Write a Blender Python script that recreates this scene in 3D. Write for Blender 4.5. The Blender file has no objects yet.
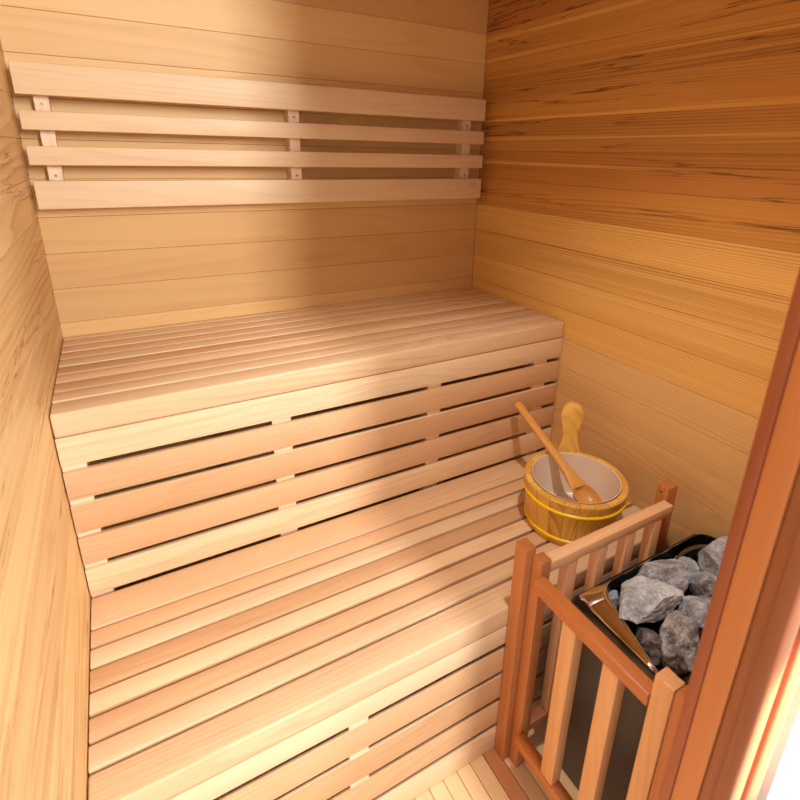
import bpy, bmesh, math, random
from mathutils import Vector, Matrix, noise
random.seed(7)
S = bpy.context.scene
COL = S.collection
Z0 = 0.42                       # height of the lower seat above the floor
W = 1.263                       # inner width of the cabin
D1, D2 = 0.468, 0.894           # front faces of the upper and the lower bench

# ------------------------------------------------------------ camera, world, lights
cam_d = bpy.data.cameras.new('camera'); cam = bpy.data.objects.new('camera', cam_d)
COL.objects.link(cam); S.camera = cam
cam.location = (0.15017, -1.5108, 0.87838 + Z0)
cam.rotation_euler = (1.23775, -0.021006, -0.513675)
cam_d.sensor_fit = 'HORIZONTAL'; cam_d.sensor_width = 36
cam_d.lens = 36 * 522.28 / 800
cam_d.shift_x = -(412.54 - 400) / 800
cam_d.shift_y = -(400 - 333.39) / 800
cam_d.clip_start = 0.02
cam_d.dof.use_dof = True; cam_d.dof.focus_distance = 1.3; cam_d.dof.aperture_fstop = 5.0

wd = bpy.data.worlds.new('world'); S.world = wd; wd.use_nodes = True
bg = wd.node_tree.nodes['Background']
bg.inputs[0].default_value = (0.92, 0.97, 1.0, 1); bg.inputs[1].default_value = 1.05

def area_light(name, loc, target, sx, sy, power, color):
    l = bpy.data.lights.new(name, 'AREA'); l.shape = 'RECTANGLE'; l.size = sx; l.size_y = sy
    l.energy = power; l.color = color
    o = bpy.data.objects.new(name, l); COL.objects.link(o); o.location = loc
    o.rotation_euler = (Vector(target) - Vector(loc)).to_track_quat('-Z', 'Y').to_euler()
    return o
area_light('doorway_area_light', (0.90, -3.3, 2.1), (0.35, -0.4, 0.8), 0.30, 1.1, 82, (0.92, 0.97, 1.0))
area_light('doorway_area_light', (1.95, -3.0, 1.75), (0.25, -0.95, 0.8), 0.3, 0.9, 34, (0.95, 0.98, 1.0))  # added fill, no window there; brightens the left wall through the doorway
def spot_light(name, loc, target, energy, size, blend, soft, color):
    l = bpy.data.lights.new(name, 'SPOT'); l.energy = energy; l.spot_size = math.radians(size); l.spot_blend = blend
    l.shadow_soft_size = soft; l.color = color
    o = bpy.data.objects.new(name, l); COL.objects.link(o); o.location = loc
    o.rotation_euler = (Vector(target) - Vector(loc)).to_track_quat('-Z', 'Y').to_euler()
spot_light('ceiling_downlight', (0.70, -1.12, 2.10), (0.70, -0.85, 0.4), 50, 76, 0.8, 0.035, (1.0, 0.97, 0.92))
spot_light('moulding_fill_spot', (1.75, -2.15, 1.5), (0.895, -1.35, 0.74), 1800, 12.3, 0.2, 0.02, (1, 1, 1))  # added spot without a real fixture, brightens the outer door mouldings

S.view_settings.view_transform = 'Standard'; S.view_settings.look = 'None'
S.view_settings.exposure = 0.0; S.view_settings.gamma = 1.0; S.view_settings.use_curve_mapping = False

# ------------------------------------------------------------ materials
def srgb(r, g, b):
    f = lambda c: (c / 255 / 12.92) if c / 255 <= 0.04045 else ((c / 255 + 0.055) / 1.055) ** 2.4
    return (f(r), f(g), f(b), 1)

class NT:
    def __init__(s, name):
        s.m = bpy.data.materials.new(name); s.m.use_nodes = True
        s.t = s.m.node_tree; s.b = s.t.nodes['Principled BSDF']
    def n(s, typ, **kw):
        x = s.t.nodes.new(typ)
        for k, v in kw.items(): setattr(x, k, v)
        return x
    def put(s, v, sock):
        if isinstance(v, bpy.types.NodeSocket): s.t.links.new(v, sock)
        else: sock.default_value = v
    def math(s, op, a, b=0.0, c=None, clamp=False):
        x = s.n('ShaderNodeMath', operation=op, use_clamp=clamp)
        s.put(a, x.inputs[0]); s.put(b, x.inputs[1])
        if c is not None: s.put(c, x.inputs[2])
        return x.outputs[0]
    def mix(s, f, a, b, mode='MIX'):
        x = s.n('ShaderNodeMix', data_type='RGBA', blend_type=mode)
        s.put(f, x.inputs[0]); s.put(a, x.inputs[6]); s.put(b, x.inputs[7])
        return x.outputs[2]
    def noise(s, vec, scale=1.0, detail=2.0, rough=0.5, dist=0.0):
        x = s.n('ShaderNodeTexNoise')
        s.put(vec, x.inputs['Vector']); x.inputs['Scale'].default_value = scale
        x.inputs['Detail'].default_value = detail; x.inputs['Roughness'].default_value = rough
        x.inputs['Distortion'].default_value = dist
        return x.outputs[0]
    def step(s, v, a, b):
        x = s.n('ShaderNodeMapRange', interpolation_type='SMOOTHSTEP')
        s.put(v, x.inputs[0]); x.inputs[1].default_value = a; x.inputs[2].default_value = b
        return x.outputs[0]

def wood(name, axis, light, dark, ring=0.5, freq=14, wander=3.0, straight=18.0, fibre=0.25, tone=0.12,
         alt=None, altmix=0.5, rough=0.5, knots=None, streak=None, bump=0.08, coat=0.0, shift=0.0, stretch=1.0, broadk=0.55):
    """grain along `axis`; light/dark are the early and late wood colours; every loose board gets its own piece of grain"""
    g = NT(name)
    tc = g.n('ShaderNodeTexCoord').outputs['Object']
    rnd = g.n('ShaderNodeNewGeometry').outputs['Random Per Island']
    sep = g.n('ShaderNodeSeparateXYZ'); g.put(tc, sep.inputs[0])
    c = [sep.outputs[i] for i in range(3)]
    along = c['xyz'.index(axis)]
    o1, o2 = [c[i] for i in range(3) if i != 'xyz'.index(axis)]
    off = g.math('MULTIPLY', rnd, 53.7)
    def vec(sa, sc, extra=0.0):
        v = g.n('ShaderNodeCombineXYZ')
        g.put(g.math('ADD', g.math('MULTIPLY', along, sa * stretch), off), v.inputs[0])
        g.put(g.math('ADD', g.math('MULTIPLY', o1, sc), extra), v.inputs[1])
        g.put(g.math('ADD', g.math('MULTIPLY', o2, sc), off), v.inputs[2])
        return v.outputs[0]
    n1 = g.noise(vec(0.9, 7.0), 1.0, 1.5, 0.45)                 # slow field whose contours are the cathedral figure
    n2 = g.noise(vec(6.0, 60.0), 1.0, 2.0, 0.5)                  # small waviness
    cross = g.math('ADD', o1, g.math('MULTIPLY', o2, 0.83))
    v = g.math('ADD', g.math('MULTIPLY', n1, wander * freq / 3.0),
               g.math('ADD', g.math('MULTIPLY', cross, straight * freq / 3.0), g.math('MULTIPLY', n2, 0.35)))
    fr = g.math('FRACT', v)
    rg = g.math('MULTIPLY', g.step(fr, 0.25, 0.92), g.math('SUBTRACT', 1.0, g.step(fr, 0.93, 1.0)))
    amt = g.noise(vec(1.6, 16.0, 9.0), 1.0, 2.0)
    rg = g.math('MULTIPLY', rg, g.math('MULTIPLY', g.step(amt, 0.25, 0.75), 1.0))
    fb = g.math('ADD', g.math('MULTIPLY', g.noise(vec(9.0, 520.0), 1.0, 3.0, 0.6), 0.5), g.math('MULTIPLY', g.noise(vec(7.0, 190.0, 4.0), 1.0, 3.0, 0.6), 0.5))
    broad = g.noise(vec(1.1, 11.0, 3.0), 1.0, 3.0, 0.55)
    f = g.math('ADD', g.math('MULTIPLY', rg, ring), g.math('MULTIPLY', g.math('SUBTRACT', fb, 0.5), fibre * 2.2))
    f = g.math('ADD', f, g.math('MULTIPLY', g.math('SUBTRACT', broad, 0.45), broadk), clamp=True)
    colr = g.mix(f, light, dark)
    if alt:
        h = g.math('FRACT', g.math('MULTIPLY', rnd, 17.31))
        colr = g.mix(g.math('MULTIPLY', h, altmix), colr, g.mix(f, alt, dark))
    if knots:
        n3 = g.noise(vec(2.2, 24.0, 5.0), 1.0, 4.0, 0.62, 0.25)
        ln = g.math('SUBTRACT', 1.0, g.step(g.math('ABSOLUTE', g.math('SUBTRACT', n3, 0.5)), 0.0, 0.018))
        msk = g.step(g.noise(vec(1.5, 9.0, 31.0), 1.0, 1.0), 0.47, 0.56)
        colr = g.mix(g.math('MULTIPLY', g.math('MULTIPLY', ln, msk), knots[0]), colr, knots[1])
    if streak:
        n4 = g.noise(vec(0.8, 42.0, 13.0), 1.0, 3.0, 0.6, 0.15)
        colr = g.mix(g.math('MULTIPLY', g.step(n4, 0.53, 0.66), streak[0]), colr, streak[1])
    t = g.math('ADD', 1.0 - tone + shift, g.math('MULTIPLY', g.math('FRACT', g.math('MULTIPLY', rnd, 7.77)), 2 * tone))
    hs = g.n('ShaderNodeHueSaturation'); g.put(colr, hs.inputs['Color']); g.put(t, hs.inputs['Value'])
    g.put(hs.outputs[0], g.b.inputs['Base Color'])
    g.put(g.math('ADD', rough - 0.06, g.math('MULTIPLY', fb, 0.14)), g.b.inputs['Roughness'])
    g.b.inputs['Specular IOR Level'].default_value = 0.35
    if coat:
        g.b.inputs['Coat Weight'].default_value = coat; g.b.inputs['Coat Roughness'].default_value = 0.18
    bp = g.n('ShaderNodeBump'); bp.inputs['Strength'].default_value = bump; bp.inputs['Distance'].default_value = 0.002
    g.put(g.math('ADD', g.math('MULTIPLY', fb, 0.6), g.math('MULTIPLY', rg, -0.4)), bp.inputs['Height'])
    g.put(bp.outputs[0], g.b.inputs['Normal'])
    return g.m

def plain(name, colour, rough=0.5, metal=0.0, noise_amt=0.06, nscale=40, trans=0.0, bump=0.0, spec=0.5):
    g = NT(name)
    tc = g.n('ShaderNodeTexCoord').outputs['Object']
    nz = g.noise(tc, nscale, 3.0)
    d = (colour[0] * (1 - 2 * noise_amt), colour[1] * (1 - 2 * noise_amt), colour[2] * (1 - 2 * noise_amt), 1)
    g.put(g.mix(nz, colour, d), g.b.inputs['Base Color'])
    g.b.inputs['Roughness'].default_value = rough; g.b.inputs['Metallic'].default_value = metal
    g.b.inputs['Transmission Weight'].default_value = trans
    g.b.inputs['Specular IOR Level'].default_value = spec
    if bump:
        b = g.n('ShaderNodeBump'); b.inputs['Strength'].default_value = bump; b.inputs['Distance'].default_value = 0.002
        g.put(nz, b.inputs['Height']); g.put(b.outputs[0], g.b.inputs['Normal'])
    return g.m

M = {}
M['back'] = wood('cedar_back_wall', 'x', srgb(232, 190, 128), srgb(198, 142, 82), ring=0.30, freq=9, straight=6, fibre=0.10, tone=0.08,
                 alt=srgb(218, 168, 106), altmix=0.8, rough=0.48)
M['left'] = wood('cedar_left_wall', 'y', srgb(240, 202, 140), srgb(186, 124, 60), ring=0.6, freq=14, straight=5, fibre=0.10, tone=0.06,
                 alt=srgb(230, 186, 128), altmix=0.7, rough=0.5, knots=(0.75, srgb(146, 88, 40)), stretch=0.7, broadk=0.8, streak=(0.3, srgb(248, 216, 158)))
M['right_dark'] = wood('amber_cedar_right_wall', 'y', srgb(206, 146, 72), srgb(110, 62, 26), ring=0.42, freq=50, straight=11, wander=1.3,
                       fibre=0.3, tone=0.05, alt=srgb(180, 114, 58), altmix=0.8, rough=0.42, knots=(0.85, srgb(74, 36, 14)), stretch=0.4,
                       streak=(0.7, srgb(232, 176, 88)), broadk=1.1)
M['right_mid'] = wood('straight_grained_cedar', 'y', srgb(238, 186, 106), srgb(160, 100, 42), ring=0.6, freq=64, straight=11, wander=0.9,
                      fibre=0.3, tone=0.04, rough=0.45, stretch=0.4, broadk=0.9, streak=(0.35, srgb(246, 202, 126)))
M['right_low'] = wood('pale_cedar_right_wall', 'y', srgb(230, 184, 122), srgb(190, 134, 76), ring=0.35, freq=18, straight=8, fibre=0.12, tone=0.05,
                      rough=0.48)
M['bench_x'] = wood('hemlock_bench', 'x', srgb(238, 206, 166), srgb(178, 128, 84), ring=0.26, freq=16, straight=12, fibre=0.55, tone=0.09,
                    alt=srgb(214, 164, 118), altmix=0.9, rough=0.42)
M['bench_z'] = wood('hemlock_blocks', 'z', srgb(240, 208, 172), srgb(206, 156, 116), ring=0.3, freq=16, fibre=0.3, tone=0.05, rough=0.5)
M['rest_x'] = wood('hemlock_backrest', 'x', srgb(236, 202, 160), srgb(202, 154, 110), ring=0.25, freq=12, straight=10, fibre=0.4, tone=0.04,
                   rough=0.45)
M['guard_z'] = wood('guard_uprights', 'z', srgb(192, 122, 72), srgb(146, 80, 40), ring=0.3, freq=16, fibre=0.3, tone=0.09,
                    alt=srgb(182, 106, 56), altmix=0.9, rough=0.4)
M['guard_pale'] = wood('guard_pale_uprights', 'z', srgb(230, 178, 134), srgb(196, 134, 88), ring=0.3, freq=16, fibre=0.25, tone=0.05, rough=0.42)
M['guard_mid'] = wood('guard_front_post', 'z', srgb(222, 164, 110), srgb(186, 120, 70), ring=0.3, freq=16, fibre=0.3, tone=0.05, rough=0.42)
M['guard_dark'] = wood('guard_rail_dark', 'x', srgb(176, 104, 56), srgb(130, 68, 32), ring=0.3, freq=16, fibre=0.3, tone=0.05, rough=0.42)
M['guard_x'] = wood('guard_rail_pale', 'x', srgb(236, 188, 142), srgb(206, 146, 100), ring=0.3, freq=16, fibre=0.25, tone=0.03, rough=0.36)
M['guard_y'] = wood('guard_rail_red', 'y', srgb(194, 116, 60), srgb(146, 76, 34), ring=0.3, freq=16, fibre=0.3, tone=0.05, rough=0.38)
M['floor'] = wood('floor_slats', 'y', srgb(238, 202, 154), srgb(208, 160, 108), ring=0.3, freq=14, fibre=0.22, tone=0.05, alt=srgb(222, 172, 118),
                  rough=0.5)
M['floor_dark'] = wood('floor_slat_dark', 'y', srgb(186, 118, 72), srgb(150, 88, 48), ring=0.3, freq=14, fibre=0.2, tone=0.02, rough=0.5)
M['ceil'] = wood('ceiling_boards', 'x', srgb(206, 156, 96), srgb(160, 106, 56), ring=0.4, freq=12, fibre=0.2, tone=0.05)
M['jamb'] = wood('varnished_jamb', 'z', srgb(204, 124, 66), srgb(170, 92, 44), ring=0.2, freq=6, fibre=0.12, tone=0.02, rough=0.42, coat=0.08)
M['jamb_dark'] = wood('varnished_jamb_dark', 'z', srgb(160, 82, 46), srgb(124, 58, 32), ring=0.3, freq=6, fibre=0.12, tone=0.02, rough=0.42, coat=0.08)
M['jamb_brown'] = wood('varnished_stop', 'z', srgb(158, 88, 48), srgb(124, 66, 34), ring=0.25, freq=6, fibre=0.12, tone=0.02, rough=0.42, coat=0.08)
M['pine'] = wood('bucket_pine', 'z', srgb(242, 194, 92), srgb(146, 86, 22), ring=0.6, freq=16, straight=18, wander=3.5, fibre=0.12, tone=0.08,
                 alt=srgb(222, 160, 76), altmix=0.8, rough=0.35, coat=0.2)
M['pine_rim'] = wood('bucket_rim_pine', 'x', srgb(226, 178, 104), srgb(176, 116, 46), ring=0.6, freq=20, straight=14, wander=3.5, fibre=0.1, tone=0.03,
                     rough=0.35, coat=0.2)
M['ladle'] = wood('ladle_wood', 'y', srgb(218, 156, 80), srgb(182, 112, 46), ring=0.3, freq=14, fibre=0.16, tone=0.02, rough=0.38, coat=0.2)
M['liner'] = plain('bucket_liner', srgb(240, 216, 192), rough=0.25, noise_amt=0.10, nscale=9)
M['hoop'] = plain('yellow_hoop', srgb(250, 206, 8), rough=0.3, noise_amt=0.02)
M['steel'] = plain('polished_steel', srgb(226, 224, 220), rough=0.05, metal=1.0, noise_amt=0.02)
M['steel_dark'] = plain('dark_polished_steel', srgb(120, 120, 122), rough=0.16, metal=1.0, noise_amt=0.05)
M['black'] = plain('black_enamel', srgb(20, 19, 19), rough=0.28, noise_amt=0.1)
M['inner'] = plain('burnt_basket_steel', srgb(52, 52, 56), rough=0.35, metal=0.8, noise_amt=0.2, nscale=20)
M['housing'] = plain('grey_enamel_housing', srgb(74, 66, 62), rough=0.38, noise_amt=0.04, nscale=15)
M['screw'] = plain('screw_steel', srgb(150, 140, 128), rough=0.35, metal=0.9)
M['hole'] = plain('dark_screw_hole', srgb(40, 22, 12), rough=0.8)
M['white_wall'] = plain('white_outside_wall', srgb(240, 238, 234), rough=0.7, noise_amt=0.01)
M['pale_floor'] = plain('pale_outside_floor', srgb(214, 206, 196), rough=0.5, noise_amt=0.03, nscale=4)

# ------------------------------------------------------------ mesh helpers
def new_bm(): return bmesh.new()
def add_box(bm, x0, x1, y0, y1, z0, z1, bev=0.0, mi=0, seg=2):
    b = bmesh.new()
    bmesh.ops.create_cube(b, size=1)
    for v in b.verts:
        v.co = Vector((x0 + (v.co.x + .5) * (x1 - x0), y0 + (v.co.y + .5) * (y1 - y0), z0 + (v.co.z + .5) * (z1 - z0)))
    if bev: bmesh.ops.bevel(b, geom=b.edges[:], offset=bev, segments=seg, profile=0.5, affect='EDGES', clamp_overlap=True)
    for f in b.faces: f.material_index = mi
    me = bpy.data.meshes.new('tmp'); b.to_mesh(me); b.free(); bm.from_mesh(me); bpy.data.meshes.remove(me)
def add_cyl(bm, c, axis, r, h, seg=20, r2=None):
    rot = Vector((0, 0, 1)).rotation_difference(Vector(axis).normalized()).to_matrix().to_4x4()
    bmesh.ops.create_cone(bm, cap_ends=True, segments=seg, radius1=r, radius2=r if r2 is None else r2, depth=h,
                          matrix=Matrix.Translation(c) @ rot)
def add_prism(bm, pts, z0, z1):
    lo_ = [bm.verts.new((x, y, z0)) for x, y in pts]; hi = [bm.verts.new((x, y, z1)) for x, y in pts]
    n = len(pts)
    bm.faces.new(lo_[::-1]); bm.faces.new(hi)
    for i in range(n): bm.faces.new((lo_[i], lo_[(i + 1) % n], hi[(i + 1) % n], hi[i]))
def obj(name, bm, mats, parent=None, smooth=None, loc=None):
    me = bpy.data.meshes.new(name)
    bmesh.ops.recalc_face_normals(bm, faces=bm.faces[:])
    bm.to_mesh(me); bm.free()
    for m in (mats if isinstance(mats, (list, tuple)) else [mats]): me.materials.append(m)
    if smooth is not None:
        me.shade_smooth() if smooth == 0 else me.set_sharp_from_angle(angle=math.radians(smooth))
        if smooth: 
            for p_ in me.polygons: p_.use_smooth = True
    o = bpy.data.objects.new(name, me); COL.objects.link(o)
    if parent: o.parent = parent; o.matrix_parent_inverse = Matrix.Translation(-parent.location) if loc is None else Matrix()
    if loc is not None: o.location = loc
    return o
def thing(name, label, cat, loc, group=None):
    o = bpy.data.objects.new(name, None); COL.objects.link(o); o.location = loc; o.empty_display_size = 0.05
    o['label'] = label; o['category'] = cat
    if group: o['group'] = group
    return o
def tag(o, label, cat, group=None):
    o['label'] = label; o['category'] = cat
    if group: o['group'] = group
    return o
def struct(name, bm, mats, parent=None, smooth=None):
    o = obj(name, bm, mats, parent, smooth)
    if parent is None: o['kind'] = 'structure'
    return o

# ------------------------------------------------------------ the cabin shell
H = 2.12
YF0, YF1 = -1.272, -1.35        # inner and outer face of the door wall
PITCH = 0.0868
seams = [Z0 + 0.6295 + PITCH * k for k in range(-13, 16)]
seams = [z for z in seams if 0.02 < z < H - 0.02]
levels = [0.0] + seams + [H]
def board_wall(make):
    bm = new_bm()
    for a, b in zip(levels, levels[1:]): make(bm, a + 0.0004, b - 0.0004)
    return bm
bm = board_wall(lambda b, a, c: add_box(b, 0.0, W, 0.0, 0.014, a - .0001, c + .0001, 0.0007, 0, 1))
add_box(bm, -0.02, W + 0.02, 0.0141, 0.03, 0, H, 0, 1)
struct('wall_back', bm, [M['back'], M['hole']])
bm = board_wall(lambda b, a, c: add_box(b, -0.014, -0.0002, YF1 - 0.02, 0.0, a, c, 0.0009, 0, 1))
add_box(bm, -0.03, -0.0141, YF1 - 0.02, 0.0, 0, H, 0, 1)
struct('wall_left', bm, [M['left'], M['hole']])
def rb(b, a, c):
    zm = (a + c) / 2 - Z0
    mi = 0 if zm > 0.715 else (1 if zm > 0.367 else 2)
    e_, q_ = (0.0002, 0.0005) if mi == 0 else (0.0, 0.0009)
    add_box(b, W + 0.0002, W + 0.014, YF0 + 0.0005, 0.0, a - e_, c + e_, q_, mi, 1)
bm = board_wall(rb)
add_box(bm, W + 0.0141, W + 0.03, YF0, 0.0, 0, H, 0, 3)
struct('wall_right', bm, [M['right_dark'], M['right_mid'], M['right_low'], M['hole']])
# door wall: a stretch right of the doorway and a header above it
bm = new_bm()
for a, b in zip(levels, levels[1:]): add_box(bm, 0.742, W + 0.03, -1.286, YF0, a + .0004, b - .0004, 0.0009, 0, 1)
add_box(bm, 0.829, W + 0.6, YF1 + 0.002, -1.2865, 0, H, 0, 1)
add_box(bm, 0.002, 0.742, YF1 + 0.012, YF0, 2.02, H, 0, 1)
struct('wall_front', bm, [M['right_low'], M['white_wall']])
bm = new_bm()
k = 0
x = -0.02
while x < W + 0.02:
    add_box(bm, x + .0005, x + .0855, YF1, 0.03, H, H + 0.014, 0.0008, 0, 1); x += 0.086
add_box(bm, -0.05, W + 0.05, YF1, 0.03, H + 0.0145, H + 0.03)
struct('ceiling', bm, M['ceil'])
bm = new_bm()
x = 0.7495 - 0.0357 * 21
while x < W - 0.002:
    dark = abs(x - 0.7138) < 0.004
    add_box(bm, max(x, 0.001) + .0006, min(x + .0357, W) - .0006, YF1, 0.0, -0.014, 0.0, 0.0012, 1 if dark else 0, 1); x += 0.0357
add_box(bm, -0.02, W + 0.02, YF1, 0.02, -0.03, -0.0145, 0, 2)
struct('floor', bm, [M['floor'], M['floor_dark'], M['hole']])
bm = new_bm(); add_box(bm, -2.5, 3.5, -4.6, YF1 - 0.0005, -0.05, -0.012)
struct('floor', bm, M['pale_floor'])

# door frame on the right of the doorway (a varnished jamb seen from close by)
dj = bpy.data.objects.new('door_1', None); COL.objects.link(dj); dj.location = (0.72, -1.31, 0); dj['kind'] = 'structure'
bm = new_bm(); add_box(bm, 0.700, 0.741, -1.2855, -1.271, 0.0, H, 0.002); obj('casing', bm, M['jamb_dark'], dj, 30)
bm = new_bm(); add_box(bm, 0.702, 0.745, -1.3145, -1.286, 0.0, H, 0.001); obj('jamb', bm, M['jamb'], dj, 30)
bm = new_bm(); add_box(bm, 0.7045, 0.745, -1.3308, -1.315, 0.0, H, 0.002); obj('door_stop', bm, M['jamb_brown'], dj, 30)
def bead(x0, x1):
    n = 10; pts = [(x0, -1.331)]
    for i in range(n + 1):
        a = math.pi * i / n
        pts.append(((x0 + x1) / 2 - math.cos(a) * (x1 - x0) / 2, -1.3455 - math.sin(a) * 0.005))
    pts.append((x1, -1.331))
    return pts
for x0, x1 in ((0.7005, 0.731), (0.750, 0.790)):
    bm = new_bm(); add_prism(bm, bead(x0, x1), 0.0, H); obj('moulding', bm, M['jamb_brown'], dj, 40)
bm = new_bm(); add_box(bm, 0.7452, 0.79, -1.3305, -1.322, 0.0, H, 0.001); add_box(bm, 0.7902, 0.828, -1.3305 + .008, -1.306, 0.0, H, 0.001); obj('outer_casing', bm, M['jamb_brown'], dj)
bm = new_bm(); add_box(bm, 0.0, 0.70, -1.34, -1.28, -0.012, 0.012, 0.003); obj('threshold', bm, M['jamb'], dj)

# ------------------------------------------------------------ benches
SX0, SX1 = 0.002, W - 0.002
def build_bench(loc, label, top, yb, yfront, ys, face, spacers, nose_y, ft):
    """top = seat height, ys = edges between seat slats, face = (z0,z1) of each front slat"""
    t = thing('sauna_bench', label, 'bench', loc, 'slatted sauna benches')
    bm = new_bm()
    for a, b in ys: add_box(bm, SX0, SX1, a, b, top - 0.022, top, 0.0022)
    obj('seat', bm, M['bench_x'], t, 35)
    bm = new_bm(); add_box(bm, SX0, SX1, -yfront - 0.0004, nose_y, top - 0.0482, top, 0.0045, 0, 3)
    obj('front_edge', bm, M['bench_x'], t, 35)
    bm = new_bm()
    for a, b in face: add_box(bm, SX0, SX1, -yfront, -yfront + ft, a, b, 0.0016)
    obj('front_panel', bm, M['bench_x'], t, 35)
    zb, zt = face[-1][0], face[0][1]
    for a, b in spacers:
        bm = new_bm(); add_box(bm, a, b, -yfront + ft - 0.004, -yfront + 0.05, min(zb, Z0) - (0.0305 if top > 0.6 else 0.0) + .001, top - 0.049, 0.001)
        obj('support_block', bm, M['bench_z'], t)
    for xx in (0.2, 0.62, 1.04):
        bm = new_bm(); add_box(bm, xx, xx + 0.03, -yfront + 0.061, yb, top - 0.075, top - 0.0225, 0.001)
        obj('bearer', bm, M['bench_z'], t)
    return t
e = [-0.41 + 0.048 * k for k in range(9)]
ys = [(a + 0.0035, min(a + 0.048 - 0.0035, -0.001)) for a in e]
zt = Z0 + 0.42
face = [(Z0 + a, Z0 + b) for a, b in ((.3105, .3705), (.2355, .2975), (.1595, .2225), (.083, .1465), (.0065, .070))]
build_bench((0.63, -0.23, 0.0), 'upper slatted sauna bench along the back wall, below the backrest', zt, -0.002, D1, ys, face,
            ((0.002, 0.042), (0.397, 0.440), (0.804, 0.844), (1.165, 1.215)), -0.413, 0.012)
e = [-0.833, -0.787, -0.740, -0.6925, -0.645, -0.599, -0.554]
ys = [(a + 0.0037, b - 0.0037) for a, b in zip(e, e[1:])] + [(-0.551, -0.4688)]
face = [(Z0 + a, Z0 + b) for a, b in ((-.099, -.0495), (-.178, -.112), (-.258, -.190), (-.338, -.270), (-.4195, -.350))]
build_bench((0.63, -0.66, 0.0), 'lower slatted sauna bench, the front step holding the wooden bucket', Z0, -0.47, D2, ys, face,
            ((0.002, 0.040), (0.391, 0.430), (0.804, 0.844), (1.19, 1.25)), -0.836, 0.006)

# ------------------------------------------------------------ backrest
t = thing('backrest', 'slatted wooden backrest of four boards mounted on the back wall', 'backrest', (0.62, 0.0, Z0 + 0.89))
for a, b in ((.978, 1.041), (.908, .947), (.835, .875), (.740, .802)):
    bm = new_bm(); add_box(bm, 0.011, 1.232, -0.060, -0.036, Z0 + a, Z0 + b, 0.002); obj('backrest_slat', bm, M['rest_x'], t, 35)
for a, b in ((0.040, 0.068), (0.600, 0.630), (1.164, 1.196)):
    bm = new_bm(); add_box(bm, a, b, -0.0355, -0.0005, Z0 + .765, Z0 + 1.02, 0.001); br = obj('bracket', bm, M['bench_z'], t)
    for z in (0.962, 0.812):
        bm = new_bm(); add_cyl(bm, ((a + b) / 2, -0.0362, Z0 + z), (0, 1, 0), 0.0032, 0.0012, 14); sc = obj('screw', bm, M['screw'])
        sc.parent = br; sc.matrix_parent_inverse = br.matrix_parent_inverse.copy() if False else Matrix()
        bm = new_bm(); 
        bm.free()

# ------------------------------------------------------------ heater guard
t = thing('heater_guard', 'wooden slatted guard rail around the sauna heater', 'guard rail', (0.98, -1.08, 0.0))
def part(name, box, mat, bev=0.0022):
    bm = new_bm(); add_box(bm, box[0], box[1], box[2], box[3], Z0 + box[4], Z0 + box[5], bev); return obj(name, bm, mat, t, 35)
F = -0.4195
part('post', (.745, .7715, -.9265, -.8950, F, .168), M['guard_z'])
part('post', (.762, .788, -.953, -.927, F, .152), M['guard_z'])
wp = part('post', (1.160, 1.196, -.931, -.903, 0.0005 - 0.42, .170), M['guard_z'])
part('post', (.748, .775, -1.236, -1.205, F, .165), M['guard_mid'])
part('post', (.750, .777, -1.266, -1.2365, F, .163), M['guard_z'])
part('top_rail', (.7885, 1.1585, -.950, -.926, .116, .141), M['guard_x'])
part('top_rail', (.745, .771, -1.2045, -.9535, .097, .122), M['guard_y'])
part('top_rail', (.778, 1.225, -1.265, -1.241, .116, .141), M['guard_x'])
part('bottom_rail', (.745, .771, -1.2045, -.9535, -.325, -.3035), M['guard_y'])
part('bottom_rail', (.7885, 1.1585, -.950, -.926, -.325, -.3035), M['guard_dark'])
part('bottom_rail', (.778, 1.225, -1.265, -1.241, -.325, -.3035), M['guard_x'])
for y in (-1.062, -1.153): part('slat', (.7465, .771, y, y + .032, -.303, .0965), M['guard_mid'])
for x in (.841, .928, 1.015, 1.102): part('slat', (x, x + .027, -.9495, -.9265, -.303, .1155), M['guard_pale'])
for x in (.841, .928, 1.015, 1.102): part('slat', (x, x + .027, -1.2645, -1.2415, -.303, .1155), M['guard_pale'])
part('post', (1.2255, 1.2615, -1.266, -1.240, F, .165), M['guard_z'])
bm = new_bm(); add_cyl(bm, (1.1597, -.915, Z0 + .155), (1, 0, 0), 0.0022, 0.002, 12); o = obj('screw_hole', bm, M['hole']); o.parent = wp

# ------------------------------------------------------------ heater
hx0, hx1, hy0, hy1 = 0.853, 1.255, -1.192, -0.965
t = thing('sauna_heater', 'black electric sauna heater with polished steel stone basket behind the wooden guard', 'heater', (1.06, -1.08, Z0 - .30))
bm = new_bm()
th = 0.006
zt_, zb_ = Z0 + .030, Z0 - .4195
pts_o = []
def rrect(x0, x1, y0, y1, r, n=6):
    pts = []
    for cx, cy, a0 in ((x1 - r, y1 - r, 0), (x0 + r, y1 - r, 90), (x0 + r, y0 + r, 180), (x1 - r, y0 + r, 270)):
        for i in range(n + 1):
            a = math.radians(a0 + 90 * i / n); pts.append((cx + r * math.cos(a), cy + r * math.sin(a)))
    return pts
def tube_wall(bm, outer, inner, z0, z1):
    n = len(outer)
    A = [bm.verts.new((*q, z0)) for q in outer]; B = [bm.verts.new((*q, z1)) for q in outer]
    C = [bm.verts.new((*q, z0)) for q in inner]; D = [bm.verts.new((*q, z1)) for q in inner]
    for i in range(n):
        j = (i + 1) % n
        for q in ((A[i], A[j], B[j], B[i]), (C[j], C[i], D[i], D[j]), (B[i], B[j], D[j], D[i]), (A[j], A[i], C[i], C[j])): bm.faces.new(q)
tube_wall(bm, rrect(hx0, hx1, hy0, hy1, .012), rrect(hx0 + th, hx1 - th, hy0 + th, hy1 - th, .008), zb_, zt_)
obj('housing', bm, M['housing'], t, 40)
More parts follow.
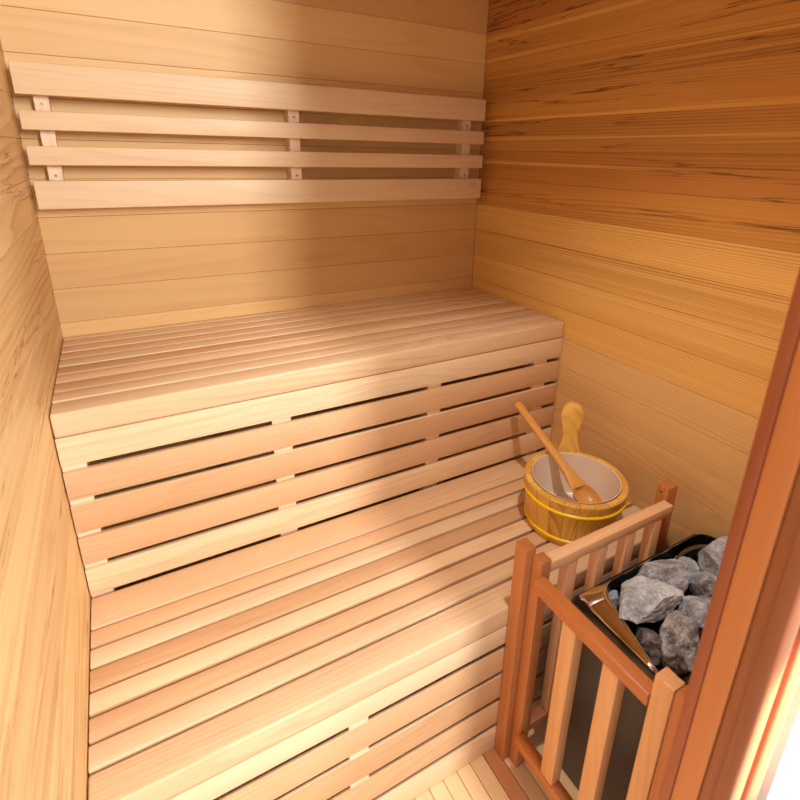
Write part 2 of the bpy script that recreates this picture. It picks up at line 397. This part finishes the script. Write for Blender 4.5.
bm = new_bm(); add_box(bm, hx0 + .012, hx1 - .012, hy0 + .012, hy1 - .012, zb_ + .004, zb_ + .02, .003); obj('bottom_plate', bm, M['black'], t)
bm = new_bm(); add_box(bm, hx1 - .02, W - 0.0003, hy0 + .05, hy1 - .05, zb_ + .05, zb_ + .25, .003); obj('wall_bracket', bm, M['black'], t)
# black top ledge between the housing and the basket
bm = new_bm(); tube_wall(bm, rrect(hx0 - .002, hx1 + .002, hy0 - .003, hy1 + .003, .010), rrect(hx0 + .014, hx1 - .012, hy0 + .012, hy1 - .010, .006), zt_ + .0005, zt_ + .006)
obj('top_frame', bm, M['black'], t, 40)
up_ = Vector((0, 0, .001))
# basket: rim polygon with rounded corners, the left side slanting, the rim dipping towards the door
def roundpoly(P, R, n=7):
    out = []
    m = len(P)
    for i in range(m):
        p0, p1, p2 = Vector(P[i - 1]), Vector(P[i]), Vector(P[(i + 1) % m])
        a = (p0 - p1); b = (p2 - p1); la, lb = a.length, b.length; a.normalize(); b.normalize()
        d = min(R[i], la * .45, lb * .45)
        s, e_ = p1 + a * d, p1 + b * d
        for k in range(n + 1):
            u = k / n; out.append((1 - u) ** 2 * s + 2 * u * (1 - u) * p1 + u * u * e_)
    return out
rimP = [(.902, -.983, .060), (1.252, -.983, .063), (1.252, -1.186, .040), (.850, -1.186, .034)]
rim = [Vector((v.x, v.y, v.z + Z0)) for v in roundpoly([Vector(q) for q in rimP], [.038, .05, .02, .02])]
botP = [(.915, -.992, 0), (1.240, -.992, 0), (1.240, -1.178, 0), (.872, -1.178, 0)]
bot = [Vector((v.x, v.y, Z0 - .050)) for v in roundpoly([Vector(q) for q in botP], [.03, .04, .02, .02])]
cen = sum(rim, Vector()) / len(rim)
def inset(loop, d):
    c = sum(loop, Vector()) / len(loop)
    r = []
    for v in loop:
        w = (c - v); w.z = 0; w.normalize(); r.append(v + w * d)
    return r
def loft(bm, loops, cap_last=False):
    V = [[bm.verts.new(v) for v in l] for l in loops]; n = len(loops[0])
    for a, b in zip(V, V[1:]):
        for i in range(n): bm.faces.new((a[i], a[(i + 1) % n], b[(i + 1) % n], b[i]))
    if cap_last: bm.faces.new(V[-1])
bm = new_bm()
loft(bm, [[v - up_ for v in inset(rim, .0014)], [v - Vector((0, 0, .02)) for v in inset(rim, .004)], bot], True)
obj('basket', bm, M['inner'], t, 40)
bm = new_bm()
up = Vector((0, 0, .0014))
loft(bm, [[v - Vector((0, 0, .004)) for v in rim], [v - up for v in rim], [v + up for v in inset(rim, .0004)], [v + up for v in inset(rim, .0014)], [v - Vector((0, 0, .0015)) for v in inset(rim, .0018)]])
obj('rim', bm, M['steel'], t, 50)
# polished panel between the slanting rim side and the housing's left edge
bm = new_bm()
dn = Vector((0, 0, .0016))
R_ = [rim[k] - dn for k in (7, 5, 3, 2, 1, 0)]
a_, b_ = R_[-1], rim[-1]
R_ += [a_.lerp(b_, u) - dn * 0.2 for u in (.25, .5, .75)] + [a_.lerp(b_, .90)]
zl = Z0 + .0385
L_ = [Vector((.905, -.966, zl)), Vector((.878, -.966, zl)), Vector((.864, -.967, zl)), Vector((.8605, -.972, zl)), Vector((.8595, -.982, zl)), Vector((.859, -1.00, zl))]
L_ += [Vector((.8585 - .004 * u, -1.00 - .160 * u, zl - .0015 * u)) for u in (.28, .54, .80, .95)]
off = Vector((0, 0, Z0))
grid = []
for a, b in zip(R_, L_):
    row = []
    for i in range(7):
        u = i / 6
        q = a.lerp(b, u); q.z -= 0.0015 * math.sin(math.pi * u)
        row.append(bm.verts.new(q))
    grid.append(row)
for r0, r1 in zip(grid, grid[1:]):
    for i in range(6): bm.faces.new((r0[i], r0[i + 1], r1[i + 1], r1[i]))
o = obj('reflector_panel', bm, M['steel'], t, 60)
md = o.modifiers.new('thick', 'SOLIDIFY'); md.thickness = 0.0012; md.offset = -1
# curved bright end plate inside the back right corner of the basket
bm = new_bm()
pr = []
for i in range(15):
    u = i / 14
    a = math.pi * (0.02 + 0.96 * u)
    pr.append(Vector((1.165 + .070 * math.cos(a), -1.005 + .0 - .035 * (1 - math.sin(a)) , Z0 + .030)))
rows = []
for v in pr: rows.append([bm.verts.new(v + Vector((0, .012, .022))), bm.verts.new(v + Vector((0, .004, .012))), bm.verts.new(v), bm.verts.new(v + Vector((0, 0, -.05)))])
for a, b in zip(rows, rows[1:]):
    for i in range(3): bm.faces.new((a[i], a[i + 1], b[i + 1], b[i]))
o = obj('end_plate', bm, M['steel_dark'], t, 60)
md = o.modifiers.new('thick', 'SOLIDIFY'); md.thickness = 0.0015

# ------------------------------------------------------------ stones
def stone_mat(name, light, dark, contrast=1.0):
    g = NT(name)
    tc = g.n('ShaderNodeTexCoord').outputs['Object']
    a = g.noise(tc, 26, 6, 0.65); b = g.noise(tc, 170, 4, 0.7); c = g.noise(tc, 9, 3, 0.5)
    f = g.math('ADD', g.math('MULTIPLY', a, 0.5), g.math('ADD', g.math('MULTIPLY', b, 0.35), g.math('MULTIPLY', c, 0.25)))
    g.put(g.mix(g.step(f, 0.42, 0.66), dark, light), g.b.inputs['Base Color'])
    g.b.inputs['Roughness'].default_value = 0.72
    bp = g.n('ShaderNodeBump'); bp.inputs['Strength'].default_value = 0.9; bp.inputs['Distance'].default_value = 0.004
    g.put(f, bp.inputs['Height']); g.put(bp.outputs[0], g.b.inputs['Normal'])
    return g.m
M['stone_l'] = stone_mat('pale_grey_stone', srgb(222, 232, 236), srgb(146, 152, 156))
M['stone_m'] = stone_mat('grey_stone', srgb(206, 210, 216), srgb(112, 113, 117))
M['stone_d'] = stone_mat('dark_grey_stone', srgb(190, 188, 188), srgb(62, 58, 56))
M['stone_x'] = stone_mat('dark_brown_stone', srgb(150, 140, 134), srgb(50, 44, 42))
M['stone_b'] = stone_mat('bluish_stone', srgb(200, 204, 208), srgb(120, 122, 126))
def stone(label, c, dims, rot, seed, mat, cuts=14):
    rnd = random.Random(seed)
    bm = new_bm(); bmesh.ops.create_icosphere(bm, subdivisions=5, radius=1.0)
    planes = []
    for _ in range(cuts):
        d = Vector((rnd.gauss(0, 1), rnd.gauss(0, 1), rnd.gauss(0, 1))).normalized(); planes.append((d, rnd.uniform(0.58, 0.84)))
    for v in bm.verts:
        d = v.co.normalized(); r = 1.0
        for pn, pd in planes:
            k = d.dot(pn)
            if k > 0.05: r = min(r, pd / k)
        r *= 1 + 0.05 * noise.noise(d * 2.2 + Vector((seed, 0, 0))) + 0.05 * noise.noise(d * 5 + Vector((0, seed, 0))) + 0.03 * noise.noise(d * 13) + 0.014 * noise.noise(d * 34)
        v.co = d * r
    Rm = Matrix.Rotation(rot[2], 4, 'Z') @ Matrix.Rotation(rot[1], 4, 'Y') @ Matrix.Rotation(rot[0], 4, 'X')
    sc = Matrix.Diagonal((*dims, 1))
    for v in bm.verts: v.co = Rm @ (sc @ v.co)
    o = obj('sauna_stone', bm, mat, None, 28, loc=(c[0], c[1], c[2] + Z0))
    return tag(o, label, 'stone', 'stones piled in the heater basket')
stone('largest pale grey stone, lying in the middle of the heater basket', (.962, -1.044, .054), (.092, .054, .034), (0.15, 0.05, -.02), 3, M['stone_l'])
stone('rough grey stone wedged behind the largest pale stone', (1.036, -1.018, .040), (.094, .046, .048), (0.1, 0, -.15), 11, M['stone_m'])
stone('small flat grey stone half hidden in the far part of the basket', (1.140, -1.015, .022), (.040, .030, .035), (0, .3, .3), 5, M['stone_m'])
stone('grey angular stone leaning at the right back corner of the rim', (1.184, -1.050, .060), (.048, .042, .062), (0.2, .25, .2), 21, M['stone_b'])
stone('small blocky grey stone below the stone in the right back corner', (1.124, -1.070, .036), (.036, .032, .038), (.3, 0, .4), 8, M['stone_m'])
stone('grey stone partly behind the door frame, right of the largest stone', (1.046, -1.110, .028), (.058, .040, .042), (.3, .2, .5), 17, M['stone_m'])
stone('dark mottled stone nearest the front post of the guard', (.944, -1.138, .042), (.056, .038, .058), (.1, .2, .7), 29, M['stone_d'])
stone('dark brownish stone by the slanting left rim of the basket', (.910, -1.098, .022), (.040, .036, .034), (.2, .1, .3), 33, M['stone_x'])
stone('tiny bluish stone in the left corner of the basket', (.930, -.998, .020), (.020, .016, .026), (.2, .1, .3), 41, M['stone_b'])

# ------------------------------------------------------------ bucket
BX, BY, RT, RB, BH = 1.062, -0.751, 0.1250, 0.1100, 0.127
t = thing('sauna_bucket', 'round pine sauna bucket with yellow hoops on the lower bench', 'bucket', (BX, BY, Z0))
NS = 22
bm = new_bm()
TW = 0.017
def ring_pt(a, r, z): return Vector((BX + r * math.cos(a), BY + r * math.sin(a), Z0 + z))
for s in range(NS):
    a0 = 2 * math.pi * s / NS; a1 = 2 * math.pi * (s + 1) / NS; m = 4
    V = []
    for k in range(m + 1):
        a = a0 + (a1 - a0) * (0.012 + .976 * k / m)
        V.append([bm.verts.new(q) for q in (ring_pt(a, RB, .0005), ring_pt(a, RB + (RT - RB) * .97, BH - .003), ring_pt(a, RT - .003, BH), ring_pt(a, RT - TW + .002, BH),
                                           ring_pt(a, RT - TW, BH - .002), ring_pt(a, RB - TW, .0005))])
    for u, v in zip(V, V[1:]):
        for i in range(6): bm.faces.new((u[i], u[(i + 1) % 6], v[(i + 1) % 6], v[i]))
    bm.faces.new(V[0][::-1]); bm.faces.new(V[-1])
obj('staves', bm, M['pine'], t, 30)
def lathe(bm, prof, n=64, cap0=False, cap1=False):
    V = [[bm.verts.new(ring_pt(2 * math.pi * i / n, r, z)) for i in range(n)] for r, z in prof]
    for a, b in zip(V, V[1:]):
        for i in range(n): bm.faces.new((a[i], a[(i + 1) % n], b[(i + 1) % n], b[i]))
    if cap0: bm.faces.new(V[0])
    if cap1: bm.faces.new(V[-1][::-1])
bm = new_bm()
lathe(bm, [(RB - TW - .001, .006), (RB - TW - .001, .0085)] , cap0=True, cap1=True); obj('bottom', bm, M['pine_rim'], t)
bm = new_bm()
ri = RT - TW - .0006; rb_ = RB - TW - .004
lathe(bm, [(ri - .0015, BH - .004), (ri, BH + .0012), (ri - .0022, BH + .0006), (rb_ + .006, .022), (rb_ - .004, .012)], cap1=True)
o = obj('liner', bm, M['liner'], t, 50)
def hoop(z, rr, w):
    bm = new_bm(); R0 = RB + (RT - RB) * z / BH
    lathe(bm, [(R0 + rr * .2, z - w), (R0 + rr, z - w * .7), (R0 + rr * 1.25, z), (R0 + rr, z + w * .7), (R0 + rr * .2, z + w), (R0 + rr * .2, z - w)], 96)
    obj('hoop', bm, M['hoop'], t, 60)
hoop(.097, .0034, .0042); hoop(.018, .0034, .0042)
# tall handle stave with a rounded, waisted grip
ha = math.radians(53)
er = Vector((math.cos(ha), math.sin(ha), 0)); et = Vector((-math.sin(ha), math.cos(ha), 0))
prof = [(.108, .031), (.127, .031), (.140, .027), (.155, .0225), (.170, .0205), (.185, .0215), (.200, .025), (.215, .0285), (.228, .030), (.240, .0285), (.250, .0245), (.258, .017), (.262, .008)]
bm = new_bm()
rows = []
for z, w in prof:
    w = w * .97
    rr = RT - TW * .5 + .004 + (z - BH) * .12
    c = Vector((BX, BY, Z0 + z)) + er * rr
    row = []
    for sx_, sy_ in ((-1, -.7), (-.85, -1), (.85, -1), (1, -.7), (1, .7), (.85, 1), (-.85, 1), (-1, .7)):
        row.append(bm.verts.new(c + et * (sx_ * w) + er * (sy_ * .0075)))
    rows.append(row)
for a, b in zip(rows, rows[1:]):
    for i in range(8): bm.faces.new((a[i], a[(i + 1) % 8], b[(i + 1) % 8], b[i]))
bm.faces.new(rows[0][::-1]); bm.faces.new(rows[-1])
o = obj('handle', bm, M['pine'], t, 60)

# ------------------------------------------------------------ ladle
LB = Vector((1.076, -0.785, Z0 + .078)); LT = Vector((1.083, -0.494, Z0 + .210))
t = thing('ladle', 'wooden ladle leaning in the bucket over its rim', 'ladle', LB)
ax = (LT - LB).normalized(); side = ax.cross(Vector((0, 0, 1))).normalized(); nrm = side.cross(ax).normalized()
L = (LT - LB).length
bm = new_bm()
rows = []
for s, w, h, dz in [(q[0], q[1] * 1.28, q[2] * 1.15, q[3]) for q in ((.034, .0205, .0025, .0015), (.046, .0185, .0045, .000), (.060, .0150, .0065, -.001), (.080, .0115, .0075, 0), (.11, .0095, .0075, 0), (.16, .0092, .0072, 0), (.22, .0092, .0070, 0), (.28, .0098, .0068, 0), (L - .010, .0106, .0066, 0), (L - .002, .0095, .0055, 0), (L, .007, .004, 0))]:
    c = LB + ax * s + nrm * dz
    rows.append([bm.verts.new(c + side * (w * math.copysign(abs(math.cos(a)) ** .7, math.cos(a))) + nrm * (h * math.copysign(abs(math.sin(a)) ** .7, math.sin(a)))) for a in [2 * math.pi * i / 14 for i in range(14)]])
for a, b in zip(rows, rows[1:]):
    for i in range(14): bm.faces.new((a[i], a[(i + 1) % 14], b[(i + 1) % 14], b[i]))
bm.faces.new(rows[0][::-1]); bm.faces.new(rows[-1])
obj('handle', bm, M['ladle'], t, 50)
bm = new_bm()
# oval bowl: outer shell and inner hollow, opening along nrm
def bowl_pt(a, r, d): return LB + ax * (math.cos(a) * .044 * r) + side * (math.sin(a) * .035 * r) + nrm * d
loops = []
for r, d in ((.25, -.022), (.6, -.0185), (.88, -.009), (1.0, .003), (.985, .0055), (.90, .005), (.80, -.006), (.55, -.0135), (.22, -.0165)):
    loops.append([bowl_pt(2 * math.pi * i / 40, r, d) for i in range(40)])
V = [[bm.verts.new(q) for q in l] for l in loops]
for a, b in zip(V, V[1:]):
    for i in range(40): bm.faces.new((a[i], a[(i + 1) % 40], b[(i + 1) % 40], b[i]))
bm.faces.new(V[0]); bm.faces.new(V[-1][::-1])
obj('bowl', bm, M['ladle'], t, 60)
